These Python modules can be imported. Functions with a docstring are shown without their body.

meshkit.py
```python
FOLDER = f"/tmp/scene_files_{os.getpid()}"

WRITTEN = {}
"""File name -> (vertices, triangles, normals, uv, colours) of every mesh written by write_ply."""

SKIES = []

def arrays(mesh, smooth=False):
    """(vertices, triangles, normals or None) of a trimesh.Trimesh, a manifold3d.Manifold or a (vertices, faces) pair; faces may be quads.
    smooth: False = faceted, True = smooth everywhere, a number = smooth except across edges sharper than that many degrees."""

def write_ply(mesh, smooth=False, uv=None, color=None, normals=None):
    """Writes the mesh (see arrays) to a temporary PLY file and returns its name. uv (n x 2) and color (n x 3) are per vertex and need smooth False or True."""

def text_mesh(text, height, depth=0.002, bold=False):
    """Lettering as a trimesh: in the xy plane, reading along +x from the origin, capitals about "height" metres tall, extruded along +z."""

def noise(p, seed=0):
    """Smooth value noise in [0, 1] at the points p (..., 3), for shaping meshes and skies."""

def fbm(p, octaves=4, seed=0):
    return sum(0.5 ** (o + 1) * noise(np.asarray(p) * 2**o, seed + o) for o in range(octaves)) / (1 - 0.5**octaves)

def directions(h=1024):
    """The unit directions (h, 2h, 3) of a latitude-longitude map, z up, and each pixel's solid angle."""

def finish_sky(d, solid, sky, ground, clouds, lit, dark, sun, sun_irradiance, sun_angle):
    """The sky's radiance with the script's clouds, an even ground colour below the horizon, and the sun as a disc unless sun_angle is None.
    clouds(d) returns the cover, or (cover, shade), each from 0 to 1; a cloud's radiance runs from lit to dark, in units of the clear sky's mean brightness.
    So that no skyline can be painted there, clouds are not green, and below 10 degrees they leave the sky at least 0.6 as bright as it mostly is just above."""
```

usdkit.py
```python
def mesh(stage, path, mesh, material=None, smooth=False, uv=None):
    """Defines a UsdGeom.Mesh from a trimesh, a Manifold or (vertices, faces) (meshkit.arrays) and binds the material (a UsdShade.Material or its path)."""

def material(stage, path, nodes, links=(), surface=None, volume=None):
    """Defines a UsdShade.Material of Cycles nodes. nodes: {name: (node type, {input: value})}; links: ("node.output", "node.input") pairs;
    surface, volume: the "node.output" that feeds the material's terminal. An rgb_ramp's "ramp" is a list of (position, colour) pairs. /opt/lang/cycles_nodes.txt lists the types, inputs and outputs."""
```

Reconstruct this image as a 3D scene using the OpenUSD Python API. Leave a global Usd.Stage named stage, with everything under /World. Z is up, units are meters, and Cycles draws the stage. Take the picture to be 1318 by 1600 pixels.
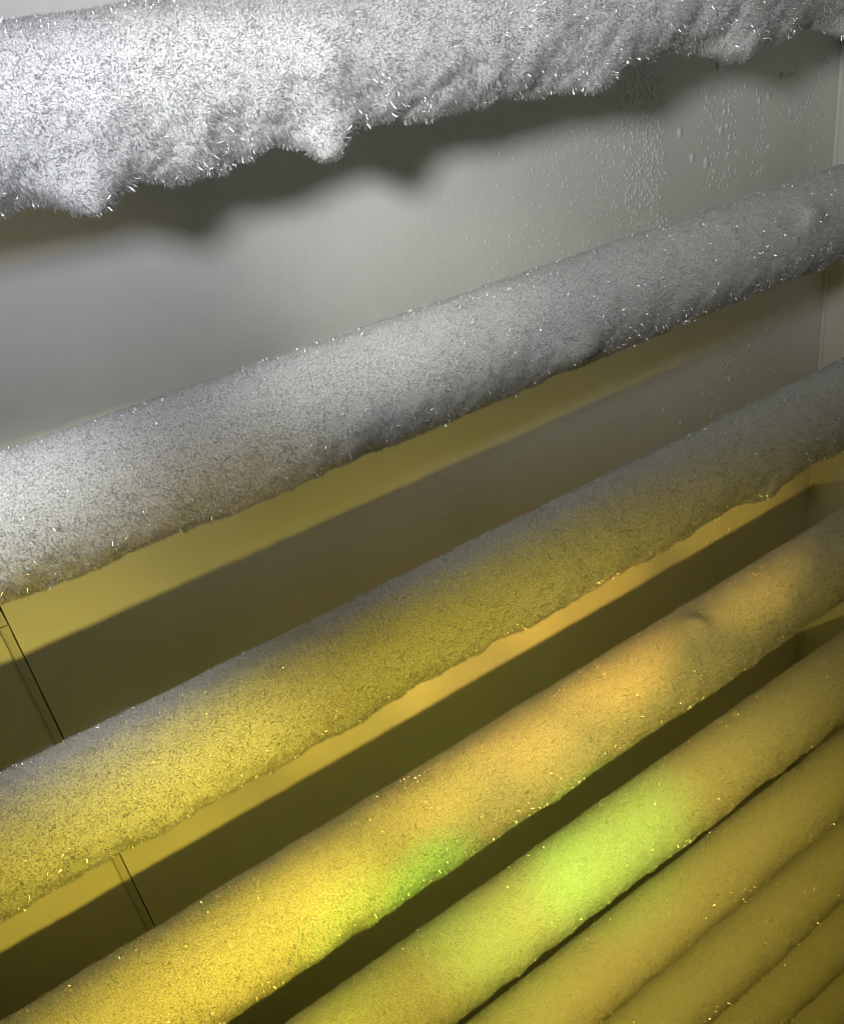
import math, numpy as np, trimesh, usdkit, meshkit
from pxr import Usd, UsdGeom, UsdLux, UsdShade, Gf, Vt, Sdf

stage = Usd.Stage.CreateInMemory()
UsdGeom.SetStageUpAxis(stage, UsdGeom.Tokens.z)
UsdGeom.SetStageMetersPerUnit(stage, 1.0)
UsdGeom.Xform.Define(stage, '/World')
S = 0.06                                        # spacing of the tubes, metres; x runs along the tubes, y into the wall, z up
GAP = 0.8 * S                                   # tube axis to wall face
XC = 4.885 * S                                  # the corner with the side wall

# ------------------------------------------------------------------ camera
cam = UsdGeom.Camera.Define(stage, '/World/camera')
R = np.array([[.8257, .4161, .3809], [-.5425, .7709, .3337], [-.1548, -.4822, .8623]])   # columns: right, forward, up
U, _, V = np.linalg.svd(R); R = U @ V
CAM = np.array([0, -2.4693, .0176]) * S
M = np.eye(4); M[:3, 0] = R[:, 0]; M[:3, 1] = R[:, 2]; M[:3, 2] = -R[:, 1]; M[:3, 3] = CAM
cam.AddTransformOp().Set(Gf.Matrix4d(*M.T.ravel().tolist()))
cam.CreateHorizontalApertureAttr(36.0); cam.CreateVerticalApertureAttr(36.0 * 1024 / 843)
cam.CreateFocalLengthAttr(36.0 * 1342.28 / 1318)
cam.CreateClippingRangeAttr(Gf.Vec2f(0.005, 20))
cam.CreateExposureAttr(0.15)

# ------------------------------------------------------------------ lamps
def spot(name, pos, aim, rgb, radius, cone=None, soft=1.0):
    l = UsdLux.SphereLight.Define(stage, '/World/' + name)
    pos, aim = np.array(pos, float) * S, np.array(aim, float) * S
    z = (pos - aim) / np.linalg.norm(pos - aim); x = np.cross([0.31, .2, 1], z); x /= np.linalg.norm(x); y = np.cross(z, x)
    m = np.eye(4); m[:3, 0], m[:3, 1], m[:3, 2], m[:3, 3] = x, y, z, pos
    l.AddTransformOp().Set(Gf.Matrix4d(*m.T.ravel().tolist()))
    k = max(rgb) or 1.0
    l.CreateColorAttr(Gf.Vec3f(*[c / k for c in rgb])); l.CreateIntensityAttr(k); l.CreateRadiusAttr(radius * S); l.CreateNormalizeAttr(True)
    if cone:
        sh = UsdLux.ShapingAPI.Apply(l.GetPrim()); sh.CreateShapingConeAngleAttr(cone); sh.CreateShapingConeSoftnessAttr(soft)
W_AT, V_AT, Y_AT, O_AT = (-.8, -2.3, .5), (-.6, -2.0, 1.4), (.9, -2.1, -1.63), (.9, -2.1, -1.59)   # cold white torches up at the left; one with a coloured, uneven beam lower down
LAMPS = [
    ('white_lamp', W_AT, (.6, 0, 1.1), (.262, .266, .295), .19, 51),
    ('white_lamp_001', W_AT, (3.1, 0, .95), (.34, .335, .31), .19, 42),
    ('white_lamp_002', V_AT, (-.15, -.2, -.72), (.275, .28, .27), .2, 12),
    ('white_lamp_003', V_AT, (1.15, -.1, -.85), (.07, .071, .062), .2, 11),
    ('white_lamp_004', W_AT, (2.0, .8, -1.0), (.14, .150, .132), .19, 10),
    ('yellow_lamp', Y_AT, (1.2, 0, -5), (.138, .107, .0125), .045, 75),
    ('yellow_lamp_001', Y_AT, (-.5, 0, -2.2), (.04, .029, .004), .045, 35),
    ('yellow_lamp_002', Y_AT, (2.5, 0, -3.5), (.034, .025, .012), .045, 35),
    ('yellow_lamp_003', Y_AT, (-.4, 0, -1.95), (.085, .070, .007), .045, 27),
    ('yellow_lamp_004', Y_AT, (2.6, 0, -5.7), (.235, .164, .017), .045, 32),
    ('yellow_lamp_005', Y_AT, (.2, 0, -1.25), (.035, .028, .012), .045, 26),
    ('yellow_lamp_006', Y_AT, (.35, 0, -3.4), (.048, .043, .003), .045, 17),
    ('orange_lamp', Y_AT, (-.2, 0, -3.4), (.13, .083, .006), .045, 23),
    ('orange_lamp_001', O_AT, (.5, .8, -2.95), (.06, .040, .005), .045, 11),
    ('orange_lamp_002', O_AT, (1.2, .8, -2.95), (.17, .105, .011), .045, 11),
    ('orange_lamp_003', O_AT, (1.9, .8, -2.95), (.20, .105, .014), .045, 11),
    ('orange_lamp_004', O_AT, (2.7, .8, -2.95), (.33, .170, .02), .045, 10),
    ('orange_lamp_005', O_AT, (4.0, .8, -3.0), (.27, .16, .02), .045, 7.5),
    ('green_lamp', Y_AT, (.98, 0, -3.36), (.0, .10, .005), .045, 8),
    ('green_lamp_001', Y_AT, (.55, 0, -3.36), (.0, .065, .003), .045, 9),
    ('green_lamp_002', Y_AT, (1.4, 0, -3.98), (.0, .085, .007), .045, 11),
    ('green_lamp_003', Y_AT, (2.1, 0, -3.92), (.0, .175, .014), .045, 11),
    ('green_lamp_004', Y_AT, (1.8, 0, -3.5), (.0, .06, .004), .045, 6),
]
for a in LAMPS: spot(*a)

# ------------------------------------------------------------------ materials
L = '/World/Looks/'
UsdGeom.Scope.Define(stage, '/World/Looks')
def wall_material(name, col, rough):
    return usdkit.material(stage, L + name, {
        'g': ('geometry', {}), 'n1': ('noise_texture', {'scale': 1500., 'detail': 3., 'roughness': .55}), 'n2': ('noise_texture', {'scale': 260., 'detail': 2.}),
        'n3': ('noise_texture', {'scale': 22., 'detail': 5., 'roughness': .6}),
        'c': ('rgb_ramp', {'ramp': [(.3, tuple(.88 * x for x in col)), (.7, col)]}),
        'm': ('math', {'math_type': 'multiply_add', 'value2': .35}),
        'b': ('bump', {'strength': .35, 'distance': .0004}), 'p': ('principled_bsdf', {'roughness': rough, 'specular_ior_level': .4})},
        [('g.position', 'n1.vector'), ('g.position', 'n2.vector'), ('g.position', 'n3.vector'), ('n3.fac', 'c.fac'), ('c.color', 'p.base_color'),
         ('n1.fac', 'm.value1'), ('n2.fac', 'm.value3'), ('m.value', 'b.height'), ('b.normal', 'p.normal')], surface='p.BSDF')
WALL = wall_material('wall_plastic', (.82, .83, .79), .38)
SIDE = wall_material('side_wall_plastic', (.82, .82, .77), .4)
SEAL = wall_material('sealant', (.70, .70, .63), .6)
DARK = usdkit.material(stage, L + 'joint_dark', {'p': ('principled_bsdf', {'base_color': (.09, .085, .06), 'roughness': .8})}, surface='p.BSDF')
METAL = usdkit.material(stage, L + 'tube_metal', {'p': ('principled_bsdf', {'base_color': (.7, .7, .68), 'metallic': 1., 'roughness': .35})}, surface='p.BSDF')
CRUST = usdkit.material(stage, L + 'frost_crust', {                # grains of packed frost, clearer and whiter ones side by side
    'g': ('geometry', {}), 'n': ('noise_texture', {'scale': 3200., 'detail': 2., 'roughness': .7}), 'c': ('rgb_ramp', {'ramp': [(.36, (.52, .525, .525)), (.5, (.80, .805, .80)), (.64, (.96, .965, .96))]}),
    'n2': ('noise_texture', {'scale': 3000., 'detail': 2.}), 'b': ('bump', {'strength': .35, 'distance': .0003}),
    'p': ('principled_bsdf', {'roughness': .6, 'specular_ior_level': .3})},
    [('g.position', 'n.vector'), ('g.position', 'n2.vector'), ('n.fac', 'c.fac'), ('c.color', 'p.base_color'), ('n2.fac', 'b.height'), ('b.normal', 'p.normal')], surface='p.BSDF')
ICE = usdkit.material(stage, L + 'ice_crystal', {                 # each needle its own whiteness, gloss and clarity
    'g': ('geometry', {}), 'w2': ('math', {'math_type': 'multiply', 'value2': 37.7}), 'w3': ('math', {'math_type': 'fraction'}),
    'c': ('rgb_ramp', {'ramp': [(0., (.58, .585, .585)), (.4, (.88, .885, .88)), (1., (.97, .975, .97))]}),
    'rough': ('map_range', {'from_min': 0., 'from_max': 1., 'to_min': .22, 'to_max': .5}),
    'clear': ('math', {'math_type': 'greater_than', 'value2': .996}), 'k': ('math', {'math_type': 'multiply', 'value2': .7}),
    'shiny': ('math', {'math_type': 'less_than', 'value2': .001}), 'k2': ('math', {'math_type': 'multiply', 'value2': .3}),
    'p': ('principled_bsdf', {'specular_ior_level': .45}), 'gl': ('glass_bsdf', {'color': (.97, .98, 1.), 'roughness': .08, 'IOR': 1.31}),
    'gs': ('glossy_bsdf', {'color': (.95, .96, .97), 'roughness': .28}),
    't': ('translucent_bsdf', {'color': (.93, .935, .93)}), 'm': ('mix_closure', {'fac': .46}), 'm2': ('mix_closure', {}), 'm3': ('mix_closure', {})},
    [('g.random_per_island', 'rough.value'), ('rough.result', 'p.roughness'), ('g.random_per_island', 'clear.value1'), ('clear.value', 'k.value1'), ('k.value', 'm2.fac'),
     ('g.random_per_island', 'w2.value1'), ('w2.value', 'w3.value1'), ('w3.value', 'c.fac'), ('c.color', 'p.base_color'),
     ('g.random_per_island', 'shiny.value1'), ('shiny.value', 'k2.value1'), ('k2.value', 'm3.fac'),
     ('p.BSDF', 'm.closure1'), ('t.BSDF', 'm.closure2'), ('m.closure', 'm2.closure1'), ('gl.BSDF', 'm2.closure2'), ('m2.closure', 'm3.closure1'), ('gs.BSDF', 'm3.closure2')], surface='m3.closure')
WATER = usdkit.material(stage, L + 'water', {'p': ('principled_bsdf', {'base_color': (.82, .83, .79), 'roughness': .06, 'ior': 1.33, 'transmission_weight': .06})}, surface='p.BSDF')

# ------------------------------------------------------------------ helpers
used = {}
def numbered(path):
    n = used.get(path, 0); used[path] = n + 1
    return path if n == 0 else f'{path}_{n:03d}'
def thing(name, label=None, cat=None, group=None, kind=None, loc=(0, 0, 0)):
    x = UsdGeom.Xform.Define(stage, numbered('/World/' + name)); x.AddTranslateOp().Set(Gf.Vec3d(*map(float, loc)))
    tag(x.GetPrim(), label, cat, group, kind); return x.GetPrim()
def tag(p, label=None, cat=None, group=None, kind=None):
    for k, v in (('label', label), ('category', cat), ('group', group), ('kind', kind)):
        if v: p.SetCustomDataByKey(k, v)
def part(name, mesh, mat, parent=None, smooth=False):
    return usdkit.mesh(stage, numbered((str(parent.GetPath()) if parent else '/World') + '/' + name), mesh, mat, smooth=smooth).GetPrim()
def box(x0, x1, y0, y1, z0, z1, bev=.0003):
    import shapely.geometry as sg
    m = trimesh.creation.box([x1 - x0, y1 - y0, z1 - z0]); m.apply_translation([(x0 + x1) / 2, (y0 + y1) / 2, (z0 + z1) / 2]); return m

# ------------------------------------------------------------------ walls
ZT, ZB, XL, YF = 2.2 * S, -13.5 * S, -2.6 * S, -3.6 * S
xs = -.1 * S
bw = thing('back_wall', 'pale plastic back wall with condensation, behind the frosted tubes', 'wall', kind='structure')
part('wall_panel', box(xs, XC, GAP, GAP + .004, ZB, ZT), WALL, bw)
part('wall_panel', box(XL, xs - .00245, GAP, GAP + .004, ZB, ZT), WALL, bw)
part('joint_backing', box(xs - .004, xs + .001, GAP + .0042, GAP + .006, ZB, ZT), DARK, bw)
rng = np.random.default_rng(5)
zs = [ZT, -1.70 * S, -1.86 * S, -3.9 * S, ZB]
for i in range(4):                              # the pale strip that fills the joint, in lengths that do not quite line up
    o = (.0, .00018, .00004, .0001)[i]
    n = 60; z = np.linspace(zs[i + 1], zs[i] - .00015, n); w = meshkit.fbm(np.c_[np.zeros(n), np.full(n, i), z * 260], 3) * .0003
    pr = []
    x0, x1 = xs - .00235 + o * .6 - w, xs - .00052 + o * .5 + w
    yf = GAP - .0005 - o
    v = np.concatenate([np.c_[x0, np.full(n, GAP + .0042), z], np.c_[x0, np.full(n, yf + .00022), z], np.c_[x0 + .0004, np.full(n, yf), z], np.c_[x1 - .0003, np.full(n, yf), z], np.c_[x1, np.full(n, yf + .0003), z], np.c_[x1, np.full(n, GAP + .0042), z]])
    f = []
    for c in range(5):
        for k in range(n - 1):
            a, b = c * n + k, (c + 1) * n + k
            f += [[a, b, b + 1], [a, b + 1, a + 1]]
    for k, s in ((0, 1), (n - 1, -1)):
        for c in range(1, 5): f.append([k, c * n + k, (c + 1) * n + k][::s] )
    part('joint_strip', (v, np.array(f)), SEAL, bw)
sw = thing('side_wall', 'pale side wall closing the right end of the tubes', 'wall', kind='structure')
part('wall_panel', box(XC + .0003, XC + .0045, YF, GAP - .0004, ZB, ZT), SIDE, sw)
n = 40                                          # a rounded sealant bead down the corner
a = np.linspace(0, np.pi / 2, 7); prof = np.c_[XC - .0009 + .0014 * (1 - np.cos(a)) * .9, GAP - .0001 - .0012 * np.sin(a)]
z = np.linspace(ZB, ZT, n); v = np.concatenate([np.c_[np.full(n, p[0]), np.full(n, p[1]), z] for p in np.vstack([prof, [[XC + .0012, GAP + .001]]])])
f = [q for c in range(7) for k in range(n - 1) for q in ([c * n + k, (c + 1) * n + k, (c + 1) * n + k + 1], [c * n + k, (c + 1) * n + k + 1, c * n + k + 1])]
part('corner_bead', (v, np.array(f)), SIDE, sw)

# ------------------------------------------------------------------ frosted tubes
def needles(rng, p, nrm, length, width, spear):
    """Ice needles in one mesh, each standing at a point p along nrm: blunt three-sided columns (7 faces) or plain three-sided spikes (3 faces)."""
    m = len(p)
    h = rng.normal(size=(m, 3)); ax = np.cross(h, nrm); ax /= np.linalg.norm(ax, axis=1)[:, None]; ay = np.cross(nrm, ax)
    k = rng.uniform(.35, 1.0, m)                                  # how flat the needle is
    ring = [(math.cos(t), math.sin(t)) for t in (0, 2.094, 4.189)]
    def at(scale, up):
        return [p + ax * (c * width * scale)[:, None] + ay * (s_ * width * k * scale)[:, None] + nrm * (up * length)[:, None] for c, s_ in ring]
    if spear:                                                     # blunt columns
        lev = at(1.0, np.full(m, -.15)) + at(rng.uniform(.45, .8, m), rng.uniform(.75, 1., m))
        lev[3] = lev[3] + nrm * (.25 * length)[:, None]
        face = [f for i in range(3) for f in ([i, (i + 1) % 3, 3 + (i + 1) % 3], [i, 3 + (i + 1) % 3, 3 + i])] + [[3, 4, 5]]
    else:
        lev = at(1.0, np.full(m, -.15)) + [p + nrm * length[:, None]]
        face = [[i, (i + 1) % 3, 3] for i in range(3)]
    q = len(lev)
    v = np.stack(lev, 1).reshape(-1, 3)
    return v, (np.array(face)[None] + (np.arange(m) * q)[:, None, None]).reshape(-1, 3)

def ridges(x, th, seed):
    c, d = np.cos(th), np.sin(th)
    def layer(fx, ft, o, off): return (meshkit.fbm(np.c_[x / S * fx, c * ft, d * ft] + seed * off, o) - .5) * 3
    fold = layer(11, .9, 2, 9.9) * np.exp(-((np.arctan2(d, c) + .35) / .75) ** 2)       # short folds across the tube, in its lower front
    return layer(2.2, .55, 2, 7.3) * .5 + layer(6.5, 1.0, 2, 3.1) * .75 + layer(16, 3.2, 2, 5.7) * .4 + fold * .8
def tube(k, r, dz, x0, label, length, width, count, amp, lumps=(), spread=.5, name='frosted_tube'):
    """k-th tube from the top: metal core, lumpy frost crust, needles standing on the crust. th = 0 faces the camera side (-y), th = pi/2 is up."""
    z0 = (-(k - 1) + dz) * S; x1 = XC
    t = thing(name, label, 'tube', 'frost covered tubes one below another along the wall', loc=(x0, 0, z0))
    core = trimesh.creation.cylinder(radius=.0048, segment=[[0, 0, 0], [x1 - x0, 0, 0]], sections=24)
    part('metal_tube', core, METAL, t, smooth=30)
    r = r * S
    def radius(x, th):
        low = .5 - .5 * np.sin(th)                       # 1 underneath, 0 on top
        rr = r - length * (.35 + .45 * low) + amp * ridges(x, th, k) * (.35 + 1.15 * low ** 1.3) + .9 * amp * low ** 3 * (meshkit.fbm(np.c_[x / S * 30, np.cos(th) * 6, np.sin(th) * 6] + k, 2) - .5) * 3
        for lx, lth, h, wx, wt in lumps:
            rr = rr + h * S * np.exp(-((x / S - lx) / wx) ** 2 - ((th - lth + np.pi) % (2 * np.pi) - np.pi) ** 2 / wt ** 2)
        return rr
    def surf(x, th):
        rr = radius(x, th); return np.c_[x - x0, -rr * np.cos(th), rr * np.sin(th)]
    nx, nt = int((x1 - x0) / .0013), 60
    X, T = np.meshgrid(np.linspace(x0, x1 - .0004, nx), np.linspace(0, 2 * np.pi, nt, endpoint=False), indexing='ij')
    v = surf(X.ravel(), T.ravel()); i = np.arange(nx * nt).reshape(nx, nt); j = np.roll(i, -1, 1)
    a, b, c, d = i[:-1].ravel(), i[1:].ravel(), j[1:].ravel(), j[:-1].ravel()
    part('frost_crust', (v, np.vstack([np.c_[a, c, b], np.c_[a, d, c]])), CRUST, t, smooth=180)
    rng = np.random.default_rng(100 + k)
    m = count
    x = rng.uniform(x0, x1 - .0015, m); tc = math.atan2(.0176 + k - 1, 2.47); th = np.where(rng.random(m) < .92, rng.uniform(tc - 1.75, tc + 1.7, m), rng.uniform(0, 2 * np.pi, m))   # thickest on the side that faces the room
    e = 2e-4; p = surf(x, th); tx = surf(x + e, th) - p; tt = surf(x, th + e / r) - p
    nrm = np.cross(tt, tx); nrm /= np.linalg.norm(nrm, axis=1)[:, None]
    nrm *= np.sign((nrm * np.c_[np.zeros(m), -np.cos(th), np.sin(th)]).sum(1))[:, None]
    low = .5 - .5 * np.sin(th)
    f = np.c_[x * 620, p[:, 1:] * 620]                                # tufts: neighbours lean the same way
    tuft = np.stack([meshkit.fbm(f + o, 2) - .5 for o in (11., 47., 83.)], 1) * 3.2
    nrm = nrm + rng.normal(0, spread, nrm.shape) + tuft * .75; nrm /= np.linalg.norm(nrm, axis=1)[:, None]
    ln = length * (.5 + .65 * low) * rng.uniform(.5, 1.25, m) * (1 + .55 * np.clip((meshkit.fbm(f * .8 + 5, 2) - .5) * 3, -.8, .9))
    wd = width * rng.uniform(.55, 1.4, m)
    c = part('frost_crystals', needles(rng, p, nrm, ln, wd, k < 2), ICE, t); tag(c, kind='stuff')

mm = .001
B = -np.pi / 2
P1L = [(.51, -1.1, .085, .10, .36), (.85, -1.4, .035, .15, .5), (1.2, -1.15, .095, .08, .32), (1.19, .2, .02, .2, .5), (1.65, -1.4, .03, .2, .5), (2.05, -1.4, .04, .12, .5), (2.24, -1.2, .06, .1, .4), (2.96, -1.2, .08, .13, .4), (3.2, -1.3, .04, .1, .4), (3.62, -1.2, .08, .1, .4)]
tube(1, .196, .0, -.4 * S, 'topmost frosted tube, shaggy with the longest white ice needles and hanging lumps', 0.66 * mm, 0.05 * mm, 160000, 0.6 * mm, P1L)
tube(2, .205, .004, -.6 * S, 'second frosted tube from the top, white to grey fur, standing clear of the wall', 0.75 * mm, 0.075 * mm, 130000, 0.55 * mm, [(2.0, -.35, .03, .1, .3), (3.3, .5, .03, .08, .25)])
tube(3, .213, -.001, -1.0 * S, 'third frosted tube from the top, grey above and yellow lit below at the left', 0.75 * mm, 0.085 * mm, 125000, 0.6 * mm, [(3.1, -.7, .05, .06, .25)])
tube(4, .224, -.009, -1.4 * S, 'fourth frosted tube from the top, orange and yellow lit with a green lit underside', 0.8 * mm, 0.1 * mm, 115000, 0.55 * mm, [(2.75, 1.3, .035, .06, .3)])
tube(5, .223, -.012, -.8 * S, 'fifth frosted tube from the top, with the bright green patch of light', 0.8 * mm, 0.115 * mm, 95000, 0.5 * mm)
tube(6, .221, .014, -.2 * S, 'sixth frosted tube from the top, ochre lit, just below the tube with the green patch', 0.85 * mm, 0.14 * mm, 65000, 0.45 * mm)
tube(7, .222, -.001, .6 * S, 'seventh frosted tube from the top, dull olive, third from the bottom corner', 0.9 * mm, 0.165 * mm, 44000, 0.45 * mm)
tube(8, .216, 0, 1.3 * S, 'eighth frosted tube from the top, dark olive, near the bottom right corner', 0.9 * mm, 0.19 * mm, 30000, 0.45 * mm)
tube(9, .216, 0, 2.0 * S, 'lowest frosted tube in view, only a sliver in the bottom right corner', 0.95 * mm, 0.2 * mm, 16000, 0.45 * mm)

# ------------------------------------------------------------------ water on the wall
def dome_mesh(rx, rz, h, nr=5, ns=16, lean=0.0):
    v, f = [[0, -h, 0]], []
    for i in range(1, nr + 1):
        q = i / nr
        for s in range(ns):
            a = 2 * np.pi * s / ns
            v.append([rx * q * math.cos(a), -h * max(0, 1 - q ** 2.6) ** .8 if i < nr else .00008, rz * q * math.sin(a) * (1 + lean * math.sin(a))])
    for s in range(ns): f.append([0, 1 + s, 1 + (s + 1) % ns])
    for i in range(nr - 1):
        for s in range(ns):
            a, b = 1 + i * ns + s, 1 + i * ns + (s + 1) % ns
            f += [[a, a + ns, b + ns], [a, b + ns, b]]
    return np.array(v), np.array(f)
UP = [(3.88, -.359), (3.723, -.426), (4.088, -.484), (4.202, -.572), (4.377, -.477), (4.699, -.511), (3.6, -.618), (3.688, -.756), (3.797, -.494), (3.793, -.8), (3.931, -.582), (3.966, -.581), (3.903, -.662), (3.95, -.652), (3.973, -.709), (3.971, -.758), (3.96, -.794), (4.291, -.819), (4.276, -.562), (3.859, -.859), (4.166, -.874), (3.454, -.546), (3.439, -.7)]
MIDR = [(4.005, -1.742), (4.18, -1.926), (3.45, -2.084), (4.008, -2.08), (3.857, -2.271), (3.587, -2.211), (4.342, -1.873), (3.772, -2.1)]
MIDL = [(1.986, -1.895), (2.0, -1.987), (1.887, -2.051), (1.88, -2.239), (2.416, -2.251), (1.876, -1.953), (1.874, -2.119)]
LOW = [(4.036, -3.167), (3.666, -3.408)]
rng = np.random.default_rng(11)
def drop(x, z, rx, rz, label, group):
    d = part('water_drop', None or (lambda v, f: (v + [x * S, GAP, z * S], f))(*dome_mesh(rx, rz, rx * .5, lean=-.15)), WATER, None, smooth=60)
    tag(d, label, 'water drop', group)
LONG = {0: 'water drop just under the frost edge of the top tube, in its shadow', 1: 'water drop on the lower edge of the top tube shadow, left of the streaks',
        3: 'large drop hanging on the upper wall, half way from the widest streak to the corner', 5: 'rightmost long water drop, near the corner with the side wall',
        6: 'crescent shaped lone drop on clear wall, between the dew edge and the widest streak', 7: 'lone oval drop on the upper wall, just below and right of the crescent shaped drop',
        9: 'long drop at the lower left of the widest streak, near the second tube', 12: 'narrow upright drop in the middle of the widest streak', 18: 'pale flat drop close to the right of the large hanging drop'}
for i, (x, z) in enumerate(UP):
    big = i in LONG; rx = rng.uniform(.85, 1.15) * (1.15 if big else .75) * mm
    drop(x, z, rx, rx * rng.uniform(1.25, 1.75), LONG[i] if big else 'small round water drop among the streaks on the upper right wall', None if big else 'small drops in the streaks on the upper right wall')
MR = ['water drop on the yellow band under the second tube, nearest that tube', 'round water drop in the dark band under the second tube, right of the streak', 'round water drop in the dark band, leftmost of those near the right streak',
      'faint drop in the right streak of the dark band, middle of its height', 'lowest drop of the right streak, just above the third tube', 'drop low in the dark band, left of the right streak, near the third tube', 'rightmost drop of the band between second and third tubes', 'drop in the dark band just left of the right streak']
for (x, z), lb in zip(MIDR, MR): r_ = rng.uniform(.8, 1.2) * mm; drop(x, z, r_, r_ * 1.25, lb, None)
ML = ['topmost drop of the short vertical row on the middle wall', 'second drop from the top in the short vertical row on the middle wall', 'fourth drop from the top in the short row on the middle wall, left side',
      'lowest drop of the short vertical row, just above the third tube', 'largest water drop on the middle wall, alone just above the third tube', 'drop at the upper left of the short vertical row on the middle wall', 'drop second from the bottom in the short vertical row on the middle wall']
for (x, z), lb in zip(MIDL, ML): r_ = (1.25 if x > 2.3 else .8) * mm; drop(x, z, r_, r_ * 1.2, lb, None)
for x, z in LOW: drop(x, z, .9 * mm, 1.1 * mm, 'water drop on the yellow lit wall just under the third tube' if z > -3.3 else 'faint water drop on the dark wall above the fourth tube', None)

base_v, base_f = dome_mesh(1, 1, .48, nr=3, ns=8)
vs, fs, at = [], [], 0
def speck(x, z, r, el):
    global at
    r *= 1.12; vs.append(base_v * [r, r, r * el] * [1, 1, 1] + [x * S, GAP, z * S]); fs.append(base_f + at); at += len(base_v)
for _ in range(1000):                                   # fine dew that thickens towards a straight edge
    x = 3.46 - abs(rng.exponential(.4)) + rng.normal(0, .03); z = rng.uniform(-1.1, -.25)
    if x > 2.2: speck(x, z, rng.uniform(.15, .42) * mm * (1 + .45 * (x > 3.2)), rng.uniform(1, 1.5))
for xc_, wd, z0_, z1_, n_ in ((3.82, .05, -.95, -.4, 110), (3.95, .045, -1.15, -.42, 150), (4.23, .05, -.95, -.5, 120), (4.45, .06, -.75, -.4, 70), (4.73, .04, -1.1, -.45, 150), (4.55, .1, -.85, -.6, 70),
                              (3.95, .09, -2.4, -1.7, 200), (4.35, .12, -2.2, -1.75, 90), (3.9, .07, -3.5, -3.0, 90), (1.88, .05, -2.3, -1.85, 40)):
    for _ in range(int(n_ * .6)): speck(rng.normal(xc_, wd), rng.uniform(z0_, z1_), rng.uniform(.2, .55) * mm, rng.uniform(1, 1.7))
for _ in range(700): speck(rng.uniform(.0, 4.8), rng.uniform(-4, -.2), rng.uniform(.1, .25) * mm, 1.1)
for _ in range(500): speck(rng.uniform(.05, 1.1), -2.06 - abs(rng.normal(0, .06)), rng.uniform(.06, .14) * mm, 1.1)
d = part('condensation', (np.vstack(vs), np.vstack(fs)), WATER, None, smooth=60)
tag(d, 'fine dew and streaks of tiny droplets covering the pale back wall', 'condensation', kind='stuff')
